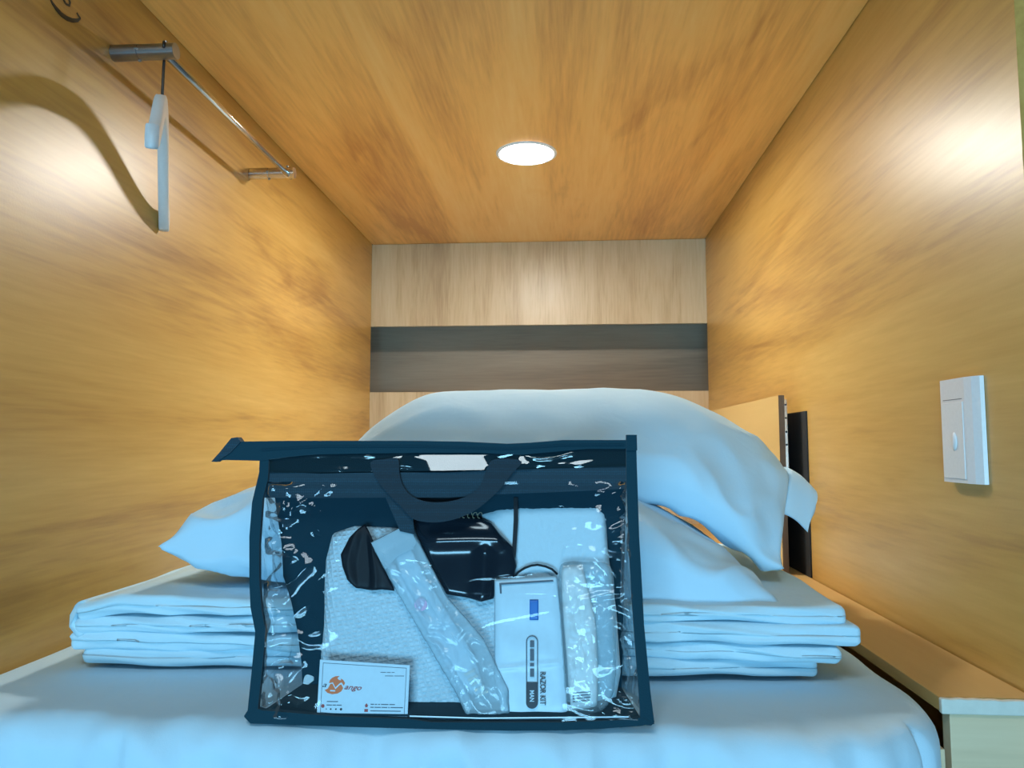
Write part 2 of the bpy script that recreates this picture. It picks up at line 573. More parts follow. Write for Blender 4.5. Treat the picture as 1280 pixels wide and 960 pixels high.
# ------------------------------------------------------------------ pillows
def pillow_mesh(place, up_t, dn_t, ex, nu=96, nv=72, seed=1.0, crease=.006):
    """place(u, v) -> (mid-surface point, up vector); thickness swells from the seam"""
    V, F = [], []
    ids = {}

    def th(u, v):
        a = max(0.0, 1 - abs(u) ** 3.2); b = max(0.0, 1 - abs(v) ** 2.8)
        return (a * b) ** ex

    def P(i, j, s):
        u, v = -1 + 2 * i / nu, -1 + 2 * j / nv
        u, v = math.sin(u * math.pi / 2) * .5 + u * .5, math.sin(v * math.pi / 2) * .5 + v * .5
        pu = u * (1 - .055 * (1 - v * v) * abs(u) ** 3)
        pv = v * (1 - .07 * (1 - u * u) * abs(v) ** 3)
        t = th(u, v) * (up_t if s > 0 else dn_t)
        p, up = place(pu, pv, s * t)
        corner = abs(u) ** 2 * abs(v) ** 1.2 + .5 * abs(u) ** 5 + .35 * abs(v) ** 5
        w = crease * (ridge(nz(u * 4.5 + seed, v * 3.5, s * .7 + seed)) - .45) * (.25 + 1.6 * corner) * min(1, t / .02)
        w += crease * .6 * nz(u * 3 + seed, v * 3, s)
        return Vector(p) + Vector(up) * (s * t + w * s)
    for s in (1, -1):
        for i in range(nu + 1):
            for j in range(nv + 1):
                border = i in (0, nu) or j in (0, nv)
                key = (i, j, 0 if border else s)
                if key not in ids:
                    ids[key] = len(V)
                    V.append(P(i, j, s))
    for s in (1, -1):
        for i in range(nu):
            for j in range(nv):
                q = []
                for (a, b) in ((i, j), (i + 1, j), (i + 1, j + 1), (i, j + 1)):
                    bd = a in (0, nu) or b in (0, nv)
                    q.append(ids[(a, b, 0 if bd else s)])
                F.append(tuple(q if s > 0 else reversed(q)))
    return V, F


ZQ = ZBED + .092


def place_low(u, v, t):
    x = -.132 + .408 * u
    y = 1.232 + .250 * v
    z = ZQ + .066
    r = sm(.20, 1.0, u)
    z -= .074 * r
    z -= .030 * sm(-.1, .7, v) * (1 - .5 * abs(u))
    return (x, y, z), ((0, -.12 - .10 * sm(0, -1, v), .98) if t > 0 else (0, .62 * sm(.3, -.9, v), .84))


pl = thing('pillow', 'lower white pillow lying on the folded quilt, its left corner poking out', 'pillow', (-.128, 1.25, ZQ), 'pillows stacked on the quilt')
obj('pillowcase', pillow_mesh(place_low, .106, .078, .42, seed=3.1, crease=.007), M['pillow'], pl, True)


def place_up(u, v, t):
    x = -.005 + (.402 if u > 0 else .435) * u
    y = 1.350 + .245 * v
    z = .012
    r = sm(.32, 1.05, u)
    f = sm(-.20, -1.05, v)
    z -= .074 * r + .085 * f + .030 * f * r + .012 * (1 - r) * sm(0, 1, v)
    x -= (.008 + .080 * f) * r
    l = sm(-.45, -1.0, u)
    z -= .10 * l
    n = Vector((.26 * r - .25 * l, (-.75 if t > 0 else -.20) * f, 1)).normalized()
    return (x, y, z), n


pu_ = thing('pillow', 'upper white pillow drooping over the lower one, right side sagging to the ledge', 'pillow', (.015, 1.375, ZQ + .1), 'pillows stacked on the quilt')
obj('pillowcase', pillow_mesh(place_up, .084, .055, .44, seed=8.3, crease=.008), M['pillow'], pu_, True)


# open hem of the upper pillowcase at its right end
def hem():
    V, F = [], []
    nv, nw = 36, 8
    for side in (1, -1):
        for j in range(nv + 1):
            v = -.62 + 1.15 * j / nv
            for k in range(nw + 1):
                s = k / nw
                p, n = place_up(.985, v, 0)
                gap = .010 * (1 - .35 * s) * max(0, 1 - (2 * j / nv - 1) ** 4) + .001
                p = Vector(p) + Vector(n) * (gap * side)
                p += Vector((.036 * s - .010, -.012 * s, .012 * (1 - s) - .014 * s * s))
                p.z += .007 * nz(v * 5, s * 2, 3 + side * .2) * s
                p.x += .010 * nz(v * 3.5, 2, 1) * s
                V.append(p)
    w = nw + 1
    off = (nv + 1) * w
    for o_ in (0, off):
        for j in range(nv):
            for k in range(nw):
                F.append((o_ + j * w + k, o_ + j * w + k + 1, o_ + (j + 1) * w + k + 1, o_ + (j + 1) * w + k))
    for j in range(nv):
        F.append((j * w, (j + 1) * w, off + (j + 1) * w, off + j * w))
    return V, F


obj('open_hem', hem(), M['pillow'], pu_, True)

# ------------------------------------------------------------------ ceiling downlight
LX, LY, LR = -.095, 1.985, .074
cl = thing('ceiling_light', 'round bright recessed downlight in the wooden ceiling', 'light', (LX, LY, ZC))
bm = bmesh.new()
R1, R0 = LR + .008, LR - .002
ringV, ringF = [], []
prof = [(R0, -.0005), (R0, -.004), (LR + .003, -.005), (R1, -.003), (R1 + .001, -.0005)]
for k in range(48):
    a = 2 * math.pi * k / 48
    for (r, z) in prof:
        ringV.append(Vector((LX + r * math.cos(a), LY + r * math.sin(a), ZC + z)))
for k in range(48):
    for j in range(len(prof)):
        ringF.append((k * 5 + j, k * 5 + (j + 1) % 5, ((k + 1) % 48) * 5 + (j + 1) % 5, ((k + 1) % 48) * 5 + j))
obj('trim_ring', (ringV, ringF), M['switch'], cl, True)
obj('diffuser', cyl(bmesh.new(), (LX, LY, ZC - .0028), (LX, LY, ZC - .0008), R0 - .0005, n=48), emit('lamp_glow', (1.0, .96, .89), LAMP_STRENGTH), cl)

# ------------------------------------------------------------------ clothes rail and hanger
RXA = -.655
rl = thing('clothes_rail', 'short steel clothes rail on two posts high on the left wall', 'rail', (XL, 1.46, .64))


def post(y, z, m):
    b = bmesh.new()
    cyl(b, (XL + .0005, y, z), (XL + .046, y, z), .0135, n=32)
    cyl(b, (XL + .047, y, z), (RXA + .014, y, z), .0130, n=32)
    cyl(b, (XL + .045, y, z), (XL + .0485, y, z), .0118, n=32)
    o = obj('post', b, m, rl)
    cap = cyl(bmesh.new(), (RXA - .004, y, z + .012), (RXA - .004, y, z + .0175), .0032, n=12)
    obj('set_screw', cap, M['gun'], o)
    col = bmesh.new()
    cyl(col, (XL + .0445, y - .0128, z), (XL + .0495, y - .0128, z), .0025, n=8)
    cyl(col, (XL + .0445, y, z - .0140), (XL + .0495, y, z - .0140), .0025, n=8)
    obj('collar_lug', col, M['gun'], o)
    return o


post(1.166, .655, M['gun'])
post(1.722, .652, M['chrome'])
obj('bar', cyl(bmesh.new(), (RXA - .002, 1.170, .648), (RXA, 1.734, .646), .0062, n=20), M['chrome'], rl, True)

HY = 1.166
hg = thing('clothes_hanger', 'white plastic hanger with dark hook hanging edge-on from the wall rail', 'hanger', (RXA, HY, .64))
hook = []
for k in range(15):
    a = math.radians(-65 + 245 * k / 14)
    hook.append((.0158 * math.cos(a), .0158 * math.sin(a) + .6545))
d = Vector((-.082, .168, 0)).normalized()
HC = Vector((RXA - .007, HY, 0))
pts = [HC + d * a + Vector((0, 0, z)) for (a, z) in hook]
pts = [HC + Vector((0, 0, .555)), HC + Vector((0, 0, .595)), HC + d * .002 + Vector((0, 0, .618)), HC + d * .005 + Vector((0, 0, .632))] + pts
obj('hook', tube(pts, .0024, 8), M['wire'], hg, True)


def hanger_body():
    V, F = [], []
    n = 48
    for i in range(n + 1):
        s = -1 + 2 * i / n
        a = abs(s)
        zc = .552 - (.134 if s > 0 else .112) * (sm(.06, .95, a) * .75 + .25 * a * a) - .002 * a
        half = .020 - .004 * sm(.5, .9, a) + .003 * sm(.9, 1, a)
        wdt = .0088 + .0006 * sm(.8, 1, a)
        c = HC + d * (s * .183)
        nn = Vector((d.y, -d.x, 0))
        for k in range(12):
            t = 2 * math.pi * k / 12
            cx, cz = math.cos(t), math.sin(t)
            cx = math.copysign(abs(cx) ** .3, cx); cz = math.copysign(abs(cz) ** .3, cz)
            V.append(c + nn * (wdt * cx) + Vector((0, 0, zc + half * cz)))
    for i in range(n):
        for k in range(12):
            F.append((i * 12 + k, i * 12 + (k + 1) % 12, (i + 1) * 12 + (k + 1) % 12, (i + 1) * 12 + k))
    F.append(tuple(range(12))); F.append(tuple(n * 12 + k for k in range(12)))
    return V, F


obj('body', hanger_body(), M['hanger'], hg, True)


# ------------------------------------------------------------------ print on the wall, only its lower end in view
def ribbon_yz(pts, w, x0, x1):
    V, F = [], []
    n = len(pts)
    for i, (y, z) in enumerate(pts):
        a, b = pts[max(0, i - 1)], pts[min(n - 1, i + 1)]
        t = Vector((b[0] - a[0], b[1] - a[1])).normalized()
        ww = w[i] if isinstance(w, list) else w
        for (x, s) in ((x0, 1), (x0, -1), (x1, -1), (x1, 1)):
            V.append(Vector((x, y - t.y * ww * s, z + t.x * ww * s)))
    for i in range(n - 1):
        for k in range(4):
            F.append((i * 4 + k, i * 4 + (k + 1) % 4, (i + 1) * 4 + (k + 1) % 4, (i + 1) * 4 + k))
    F.append((0, 1, 2, 3)); F.append(tuple((n - 1) * 4 + k for k in range(4)))
    return V, F


def wallpt(px, py):
    """point of the left wall seen at a pixel of the photograph"""
    r = pix_ray(px, py)
    t = (XL + .001) / r.x
    return (r.y * t, r.z * t)


_cr = camo.rotation_euler.to_matrix()


def pix_ray(px, py):
    return _cr @ Vector(((px - 640) / FPX, -(py - 480) / FPX, -1))


dc = thing('wall_print', 'black curved brush mark printed on the left wall above the rail', 'print', (XL, 1.06, .66))
arc = [wallpt(*p) for p in [(62, -4), (66, 4), (71, 11), (77, 18), (84, 23), (91, 25.5), (97, 25.5), (101, 23)]]
obj('brush_stroke', ribbon_yz(arc, [.0008, .0022, .0032, .0036, .0036, .0032, .0026, .0010], XL + .0002, XL + .0010), M['decal'], dc)
curl = [wallpt(*p) for p in [(78, -6), (80, 0), (83, 5), (87, 7), (88, 3), (86, -2), (84, -8)]]
obj('curl', ribbon_yz(curl, .0016, XL + .0002, XL + .0010), M['decal'], dc)
tick = [wallpt(*p) for p in [(101, 23), (98.5, 19.5), (96.5, 16)]]
obj('tick', ribbon_yz(tick, .0013, XL + .0002, XL + .0010), M['decal'], dc)

# ------------------------------------------------------------------ light switch
sw = thing('light_switch', 'white rectangular light switch plate on the right wall', 'switch', (XR, 1.06, .02))


def switch_plate():
    bm_ = bmesh.new()
    y0, y1, z0, z1 = 1.018, 1.110, -.0515, .0905
    prof_ = [(XR - .0004, y0), (XR - .005, y0 + .0015), (XR - .0105, y0 + .012), (XR - .0130, y0 + .026), (XR - .0130, y1 - .003), (XR - .0115, y1), (XR - .0004, y1)]
    lo = [bm_.verts.new((x, y, z0)) for x, y in prof_]
    hi = [bm_.verts.new((x, y, z1)) for x, y in prof_]
    bm_.faces.new(lo); bm_.faces.new(hi)
    for i in range(len(prof_)):
        j = (i + 1) % len(prof_)
        bm_.faces.new((lo[i], lo[j], hi[j], hi[i]))
    return bm_


obj('plate', switch_plate(), M['switch'], sw)
obj('label_groove', boxm(XR - .0134, XR - .0128, 1.050, 1.100, .0615, .0625), M['groove'], sw)
obj('rocker', rbox(XR - .0142, XR - .0129, 1.048, 1.104, -.046, .058, .0006, 2, 4, 4), M['switch2'], sw)


def toggle():
    bm_ = bmesh.new()
    bmesh.ops.create_uvsphere(bm_, u_segments=20, v_segments=12, radius=1)
    for v in bm_.verts:
        x, y, z = v.co
        v.co = Vector((XR - .0142 - .0035 * max(0, x), 1.070 + .0055 * y + .002 * z * z, .0045 + .0125 * z))
    return bm_


obj('toggle', toggle(), M['switch2'], sw, True)

# ------------------------------------------------------------------ fold-down board on the right wall
fd = thing('folding_board', 'honey wooden board standing on the ledge before a black strip on the wall', 'board', (.52, 2.2, ZBED))
obj('panel', boxm(.500, .5125, 1.785, 2.62, ZBED + .001, .1145, .0006), M['desk'], fd)
obj('edge_band', boxm(.4998, .5127, 1.7825, 1.7848, ZBED + .001, .1147), M['edge'], fd)
sr = obj('slide_rail', boxm(.5128, .5200, 1.786, 2.40, -.16, .1050, .0008), M['chrome'], fd)
for z in (.093, .062, .030, .0):
    obj('screw', cyl(bmesh.new(), (.5164, 1.7845, z), (.5164, 1.7862, z), .0022, n=12), M['black'], sr)
obj('black_strip', boxm(.5455, XR - .0003, 1.735, 2.40, ZBED + .0005, .076), M['black'], fd)  # plain black strip against the wall behind the board
tp = [(.5165 + .003 * math.sin(k * .9), 1.776 - .001 * k, -.10 - .006 * k) for k in range(9)]
obj('loose_cord', tube(tp, .0016, 6), M['plastic'], fd, True)

# ------------------------------------------------------------------ the clear bag
BY, BT = .806, .21           # base of the front face, and its lean


def bagp(px, py, d=0.0):
    """point of the bag's leaning front plane (d metres behind it) on the line of sight of a photo pixel"""
    r = pix_ray(px, py)
    d = d * .65 if d > 0 else d
    t = (BY - BT * ZBED + d) / (r.y - BT * r.z)
    p = r * t
    return p


def prism(outline, d0, d1, n_sub=0):
    """solid slab: outline in pixels at depth d0, same outline pushed straight back to d1"""
    a = [bagp(x, y, d0) for x, y in outline]
    b = [p + Vector((0, d1 - d0, 0)) for p in a]
    V = a + b
    n = len(a)
    tri = tessellate_polygon([[Vector((x, y, 0)) for x, y in outline]])
    F = [tuple(t) for t in tri] + [tuple(i + n for i in reversed(t)) for t in tri]
    for i in range(n):
        j = (i + 1) % n
        F.append((i, j, j + n, i + n))
    return V, F


def smooth_closed(pts, k=5):
    out = []
    n = len(pts)
    for i in range(n):
        p0, p1, p2, p3 = (Vector(pts[(i + q) % n]) for q in (-1, 0, 1, 2))
        for s in range(k):
            t = s / k
            out.append(tuple(.5 * ((2 * p1) + (p2 - p0) * t + (2 * p0 - 5 * p1 + 4 * p2 - p3) * t * t + (3 * p1 - p0 - 3 * p2 + p3) * t ** 3)))
    return out


def resample(pts, n):
    P = [Vector(p) for p in pts]
    L_ = [(P[(i + 1) % len(P)] - P[i]).length for i in range(len(P))]
    tot = sum(L_)
    out, i, acc = [], 0, 0.0
    for k in range(n):
        t = tot * k / n
        while acc + L_[i] < t - 1e-9:
            acc += L_[i]; i += 1
        out.append(tuple(P[i] + (P[(i + 1) % len(P)] - P[i]) * ((t - acc) / max(L_[i], 1e-9))))
    return out


def puffy(outline, d0, d1, rim=.25, n=120, rings=16, fn=None, smooth_pts=0, c=None):
    """cushion: outline (pixels), front face bulging from d1-ish rim to d0 in the middle, flat back at d1"""
    if smooth_pts:
        outline = smooth_closed(outline, smooth_pts)
    o = resample(outline, n)
    cx, cy = c if c else (sum(p[0] for p in o) / n, sum(p[1] for p in o) / n)
    V, F = [], []
    dm = (d0 + d1) / 2

    def ringof(scale, dd, front):
        for (x, y) in o:
            qx, qy = cx + (x - cx) * scale, cy + (y - cy) * scale
            p = bagp(qx, qy, dd)
            if fn and front:
                p = p + Vector((0, fn(qx, qy, scale), 0))
            V.append(p)
    scs = []
    for k in range(rings):
        t = k / (rings - 1)
        scs.append(t)
    fr = []
    for t in scs[1:]:
        e = max(0.0, (t - (1 - rim)) / rim)
        dd = d0 + (dm - d0) * (1 - math.sqrt(max(0, 1 - e * e)))
        fr.append((t, dd))
    V.append(bagp(cx, cy, d0) + (Vector((0, fn(cx, cy, 0), 0)) if fn else Vector()))
    for (t, dd) in fr:
        ringof(t, dd, True)
    bk = [(1 - .4 * rim * .25, d1 - (d1 - dm) * .3), (1 - rim * .5, d1)]
    for (t, dd) in bk:
        ringof(t, dd, False)
    V.append(bagp(cx, cy, d1))
    for i in range(n):
        F.append((0, 1 + i, 1 + (i + 1) % n))
    tot = len(fr) + len(bk)
    for r in range(tot - 1):
        for i in range(n):
            a, b = 1 + r * n + i, 1 + r * n + (i + 1) % n
            F.append((a, a + n, b + n, b))
    last = 1 + (tot - 1) * n
    for i in range(n):
        F.append((last + i, len(V) - 1, last + (i + 1) % n))
    return V, F


def sheet_grid(c00, c10, c11, c01, nu, nv, fn, thick=0.0004):
    """thin film between four world corners; fn(s, t) -> offset vector"""
    V, F = [], []
    for side in (0, 1):
        for j in range(nv + 1):
            for i in range(nu + 1):
                s, t = i / nu, j / nv
                p = (c00 * (1 - s) + c10 * s) * (1 - t) + (c01 * (1 - s) + c11 * s) * t
                V.append(p + fn(s, t))
    w = nu + 1
    V = V[:w * (nv + 1)]
    for j in range(nv):
        for i in range(nu):
            F.append((j * w + i, j * w + i + 1, (j + 1) * w + i + 1, (j + 1) * w + i))
    return V, F


bag = thing('amenity_bag', 'clear plastic zip bag with dark navy binding standing at the bed front', 'bag', (-.115, BY + .04, ZBED))

# binding all round the front face
lb_out = [(324.5, 573), (324, 590), (315, 628), (311.6, 671), (311.6, 727), (313, 759), (319, 790), (315, 834), (309.5, 888), (305, 895), (310, 901)]
lb_in = [(321.6, 897), (321.6, 891), (327, 840), (332, 790), (327, 764), (324, 727), (324, 680), (328, 624), (335, 598), (336, 573)]
o = obj('binding', prism(lb_out + lb_in, -.003, .003), M['bind'], bag)
o['label'] = 'left edge binding'
rb_out = [(795, 544), (796, 579), (799, 671), (803.7, 753), (805, 780), (813, 864), (818, 903), (814, 907)]
rb_in = [(800, 906), (800, 887), (793, 794), (790, 753), (786, 682), (783, 600), (782.6, 544)]
obj('binding', prism(rb_out + rb_in, -.003, .003), M['bind'], bag)['label'] = 'right edge binding'
bb_o = [(305, 896), (313, 904.5), (430, 908.5), (560, 912), (640, 913.5), (704, 913), (751, 911), (800, 907.5), (818, 905)]
bb_i = [(803, 897), (786, 900), (704, 903), (540, 903), (512, 899), (420, 895.5), (328, 888), (322, 886)]
obj('binding', prism(bb_o + bb_i, -.0035, .0035), M['bind'], bag)['label'] = 'bottom edge binding'
zt_t = [(289, 549), (299, 552), (360, 551), (430, 551), (520, 551), (580, 552), (634, 554.6), (662, 553.4), (704, 550), (783, 550)]
zt_b = [(783, 561), (734, 561), (690, 565), (650, 568.5), (600, 566), (520, 566), (450, 567), (395, 568), (360, 571), (324.5, 576), (281, 575), (265, 576.5)]
zp = obj('zipper_tape', prism(zt_t + zt_b, -.004, .004), M['bind'], bag)
teeth_t = [(326, 561), (400, 556.5), (520, 556.5), (634, 559.5), (704, 555), (780, 554.5)]
teeth_b = [(x, y + 2.4) for x, y in reversed(teeth_t)]
obj('zipper_teeth', prism(teeth_t + teeth_b, -.0052, -.0041), M['backp'], zp)
obj('end_tab', prism([(289, 547.5), (297, 546.5), (301, 552), (288, 566), (270, 577.5), (264, 577), (274, 566)], -.0055, .0052), M['mesh'], zp)
obj('corner_tab', prism([(783, 543.5), (796, 543.5), (796.5, 563), (783, 563)], -.0052, .0045), M['bind'], zp)

# webbing band, handle
wb_t = [(331, 590), (400, 592), (480, 590.5), (560, 590.5), (641, 587), (700, 585.5), (784, 582)]
wb_b = [(784, 611), (700, 615), (641, 617), (560, 622), (480, 622), (400, 622.5), (328, 622)]
obj('webbing_band', prism(wb_t + wb_b, .0012, .0026), M['mesh'], bag)
hd = [(463, 578), (480, 574), (497, 573), (499, 590), (503, 606), (513, 619), (528, 626), (545, 628), (566, 626), (586, 619), (600, 608), (606, 592), (614, 576), (632, 573), (652, 577), (640, 592), (628, 608), (612, 624), (594, 638), (572, 648), (548, 653), (528, 652), (514, 647), (500, 632), (484, 616), (470, 598)]
obj('handle', prism(smooth_closed(hd, 3), -.0042, -.0012), M['handle'], bag)['label'] = 'drooping front carry handle'
obj('handle', prism([(482, 622), (514, 622), (518, 668), (500, 664)], .0030, .0050), M['mesh'], bag)['label'] = 'strap end hanging inside the bag'

# films
c00, c10, c11, c01 = bagp(326, 900), bagp(803, 902), bagp(786, 602), bagp(333, 602)


def wr(s, t):
    ed = max(1.25 - s / .19, (s - .79) / .20, 0)
    ed *= 1 - .85 * sm(.30, .22, t) * sm(.10, .15, s) * sm(.60, .45, s)
    ed = min(1, ed)
    wx, wy = .8 * nz(s * 5, t * 5, 2.2), .8 * nz(s * 5, t * 5, 12.2)
    a = ridge(nz(s * 9 + t * 3 + wx, t * 6 - s * 2 + wy, 1.7)) ** 2
    b = ridge(nz(s * 15 - t * 6 + wx, t * 10 + wy, 6.2)) ** 2
    y = -(.0060 * a + .0036 * b + .0012 * ridge(nz(s * 20 + wx, t * 12 + wy, 3.2)) ** 2) * ed
    y += (.0006 * nz(s * 4, t * 3, 3.3) + .0011 * ridge(nz(s * 3 - t * 5, t * 5 + s * 2, 9)) ** 4) * (1 - min(1, ed)) * sm(.26, .42, t)
    k = min(s, 1 - s, t, 1 - t)
    return Vector((0, y * sm(0, .02, k) - .0010, 0))


obj('front_panel', sheet_grid(c00, c10, c11, c01, 150, 100, wr), M['pvc'], bag, True)['label'] = 'clear vinyl front panel'
t00, t10, t11, t01 = bagp(335, 592), bagp(784, 584), bagp(783, 560), bagp(326, 566)


def wrt(s, t):
    k = min(s, 1 - s, t, 1 - t)
    bulge = sm(.40, .46, s) * (1 - sm(.60, .66, s)) + .8 * sm(.69, .71, s) * (1 - sm(.73, .75, s))
    return Vector((0, (-.003 * ridge(nz(s * 7, t * 1.2, 2)) ** 2 - .0015 * nz(s * 15, t * 3, 4)) * sm(0, .3, k) * (1 - bulge) - .0042 * (1 - t) * bulge, 0))


obj('top_film', sheet_grid(t00, t10, t11, t01, 140, 16, wrt), M['flap'], bag, True)['label'] = 'smoky film below the zip'

DEP = .092


def backpt(px, py):
    return bagp(px, py, DEP - .006)


bk_l = [(330, 562), (342, 610), (346, 640), (352, 680), (354, 720), (364, 752), (372, 790), (377, 830), (378, 858)]
bk_r = [(777, 862), (779, 800), (781, 700), (782, 640), (784, 556)]


def back_panel():
    outl = bk_l + bk_r
    V = []
    for (x, y) in outl:
        f = sm(.0, .10, -bagp(x, y, .05).z)
        V.append(bagp(x, y, .008 + (DEP - .008) * sm(560, 720, y)))
    n = len(V)
    V2 = [p + Vector((0, .0015, 0)) for p in V]
    tri = tessellate_polygon([[Vector((x, y, 0)) for x, y in outl]])
    F = [tuple(t) for t in tri] + [tuple(i + n for i in reversed(t)) for t in tri]
    for i in range(n):
        j = (i + 1) % n
        F.append((i, j, j + n, i + n))
    return V + V2, F


obj('back_panel', back_panel(), M['backp'], bag)['label'] = 'dark fabric back panel'


def strip_between(A, B, n, m, fn):
    """film between two polylines of world points"""
    def at(Pl, t):
        t *= len(Pl) - 1
        i = min(int(t), len(Pl) - 2)
        return Pl[i].lerp(Pl[i + 1], t - i)
    V, F = [], []
    for i in range(n + 1):
        a, b = at(A, i / n), at(B, i / n)
        for j in range(m + 1):
            V.append(a.lerp(b, j / m) + fn(i / n, j / m))
    for i in range(n):
        for j in range(m):
            F.append((i * (m + 1) + j, i * (m + 1) + j + 1, (i + 1) * (m + 1) + j + 1, (i + 1) * (m + 1) + j))
    return V, F


def bw(x, y):
    return bagp(x, y, .008 + (DEP - .008) * sm(560, 720, y))


def gw(sg):
    def f(t, s):
        e = math.sin(math.pi * s) * sm(0, .06, min(t, 1 - t))
        return Vector((sg * e * (.010 * ridge(nz(t * 4, s * 1.5, sg + 3)) ** 3 + .003 * nz(t * 7, s * 3, 4 + sg)), 0, .003 * e * nz(t * 9, s * 4, 8)))
    return f


Lf = [bagp(x, y, .001) for x, y in [(331, 604), (327, 640), (324, 680), (324, 727), (327, 764), (331, 790), (327, 840), (322, 890)]]
Lb = [bw(x, y) for x, y in [(342, 610), (346, 640), (352, 680), (354, 720), (364, 752), (372, 790), (377, 830), (378, 856)]]
obj('side_gusset', strip_between(Lf, Lb, 90, 20, gw(1)), M['gus'], bag, True)['label'] = 'crumpled clear left side'
Rf = [bagp(x, y, .001) for x, y in [(784, 606), (786, 682), (790, 753), (793, 794), (800, 887)]]
Rb = [bw(x, y) for x, y in [(783, 606), (782, 660), (781, 740), (779, 800), (777, 860)]]
obj('side_gusset', strip_between(Rf, Rb, 90, 20, gw(-1)), M['gus'], bag, True)['label'] = 'crumpled clear right side'
fl = [bagp(324, 893, .002), bagp(801, 899, .002), bw(777, 862) + Vector((0, 0, .0012)), bw(378, 858) + Vector((0, 0, .0012))]
obj('base_panel', (fl + [p + Vector((0, 0, .0012)) for p in fl], [(0, 1, 2, 3), (7, 6, 5, 4), (0, 4, 5, 1), (1, 5, 6, 2), (2, 6, 7, 3), (3, 7, 4, 0)]), M['backp'], bag)['label'] = 'dark fabric base panel'
obj('bottom_seam', prism([(512, 894.5), (600, 897), (786, 895.5), (786, 897), (600, 898.6), (512, 896)], -.0016, -.0009), M['plastic'], bag)

# ------------------------------------------------------------------ what is in the bag


def fuzz(a, f, seed):
    return lambda x, y, s: -a * nz(x * f, y * f, seed) - a * .6 * nz(x * f * 2.7, y * f * 2.7, seed + 2)


wt = obj('waffle_towel', puffy([(406, 700), (414, 668), (440, 656), (500, 660), (560, 664), (622, 668), (634, 690), (636, 780), (634, 882), (628, 888), (560, 889), (480, 888), (408, 885), (400, 876), (401, 830), (405, 780)], .040, .078, rim=.12, n=200, rings=26, fn=lambda x, y, s: .006 * sm(735, 690, y) - .002 * nz(x * .03, y * .03, 2) - .0012 * nz(x * .4, y * .4, 5)), M['waffle'], None, True)
tag(wt, 'white waffle towel folded flat at the left inside the clear bag', 'towel')
tt = obj('terry_towel', puffy([(600, 640), (622, 632), (648, 629), (700, 627), (748, 628), (757, 640), (760, 690), (770, 760), (776, 840), (770, 872), (740, 886), (690, 888), (640, 884), (637, 800), (634, 720), (606, 690)], .044, .080, rim=.12, n=220, rings=26, fn=fuzz(.0014, .22, 3)), M['terry'], None, True)
tag(tt, 'fluffy white terry towel standing at the right inside the clear bag', 'towel')

bp_ = thing('black_pouch', 'glossy black wrapped pouch in the middle of the clear bag', 'pouch', bagp(580, 748, .036))


def pfold(x, y, s):
    a = -.007 * math.exp(-((y - (674 + .0006 * (x - 590) ** 2)) / 10.0) ** 2) * sm(522, 548, x) * (1 - sm(622, 636, x))
    b = -.006 * math.exp(-((x - (606 - (y - 700) * .05)) / 11.0) ** 2) * sm(676, 690, y)
    return a + b - .0006 * nz(x * .03, y * .03, 4)


obj('body', puffy([(513, 652), (530, 646), (565, 645), (600, 648), (614, 653.5), (625.5, 667), (641, 684), (646, 707), (642, 721), (624, 724), (617, 748), (602, 751), (582, 747), (558, 743), (538, 707), (526, 681)], .026, .038, rim=.16, n=200, rings=60, fn=pfold, c=(585, 700)), M['pouch'], bp_, True)
obj('piping', prism([(642, 622), (647, 622), (647.5, 650), (645, 690), (643, 712), (638, 712), (640, 690), (642, 650)], .0335, .0365), M['pouch2'], bp_)
loop = [bagp(x, y, .030) for x, y in [(642, 722), (648, 715), (656, 710), (664, 707), (672, 706), (682, 708), (690, 711.5), (697, 718)]]
obj('elastic_loop', tube(loop, .0013, 8), M['pouch2'], bp_, True)['label'] = 'thin black elastic loop'
for k in range(7):
    cx_, cy_ = 562 + k * 6.3, 643.5 + .10 * k
    lp = [bagp(cx_ + 2.6 * math.cos(a) + 1.0 * math.sin(a), cy_ - 3.6 * math.sin(a), .0245) for a in [2 * math.pi * q / 10 for q in range(9)]]
    obj('gold_scroll', tube(lp, .0004, 5), M['gold'], bp_)
fold_ = [(448, 661), (456, 655), (464, 668), (478, 702), (494, 738), (478, 736.5), (462, 737.5), (446, 735), (435, 724), (429, 707), (427, 692.5), (437.5, 671.5)]
bo = obj('black_cloth', puffy(fold_, .030, .038, rim=.3, n=110, rings=20, fn=lambda x, y, s: -.004 * ridge(nz(x * .045, y * .012, 3))), M['pouch2'], None, True)
tag(bo, 'rounded black cloth piece beside the toothbrush sleeve in the bag', 'cloth')

# toothbrush kit in a frosted sleeve
tk = thing('toothbrush_kit', 'toothbrush set in a slanting frosted plastic sleeve inside the bag', 'toothbrush kit', bagp(600, 900, .014))
sl = [(463, 678), (487, 666), (510.5, 654), (526, 681), (558, 744), (588, 778), (606, 800), (622, 834), (636, 862), (637, 890), (626, 901), (585, 898), (574, 873), (543, 820), (495, 738)]


def tkf(x, y, s):
    w = nz(x * .02 + y * .05, y * .02 - x * .05, 6)
    return -.003 * ridge(w) ** 2 - .001 * nz(x * .03, y * .03, 2)


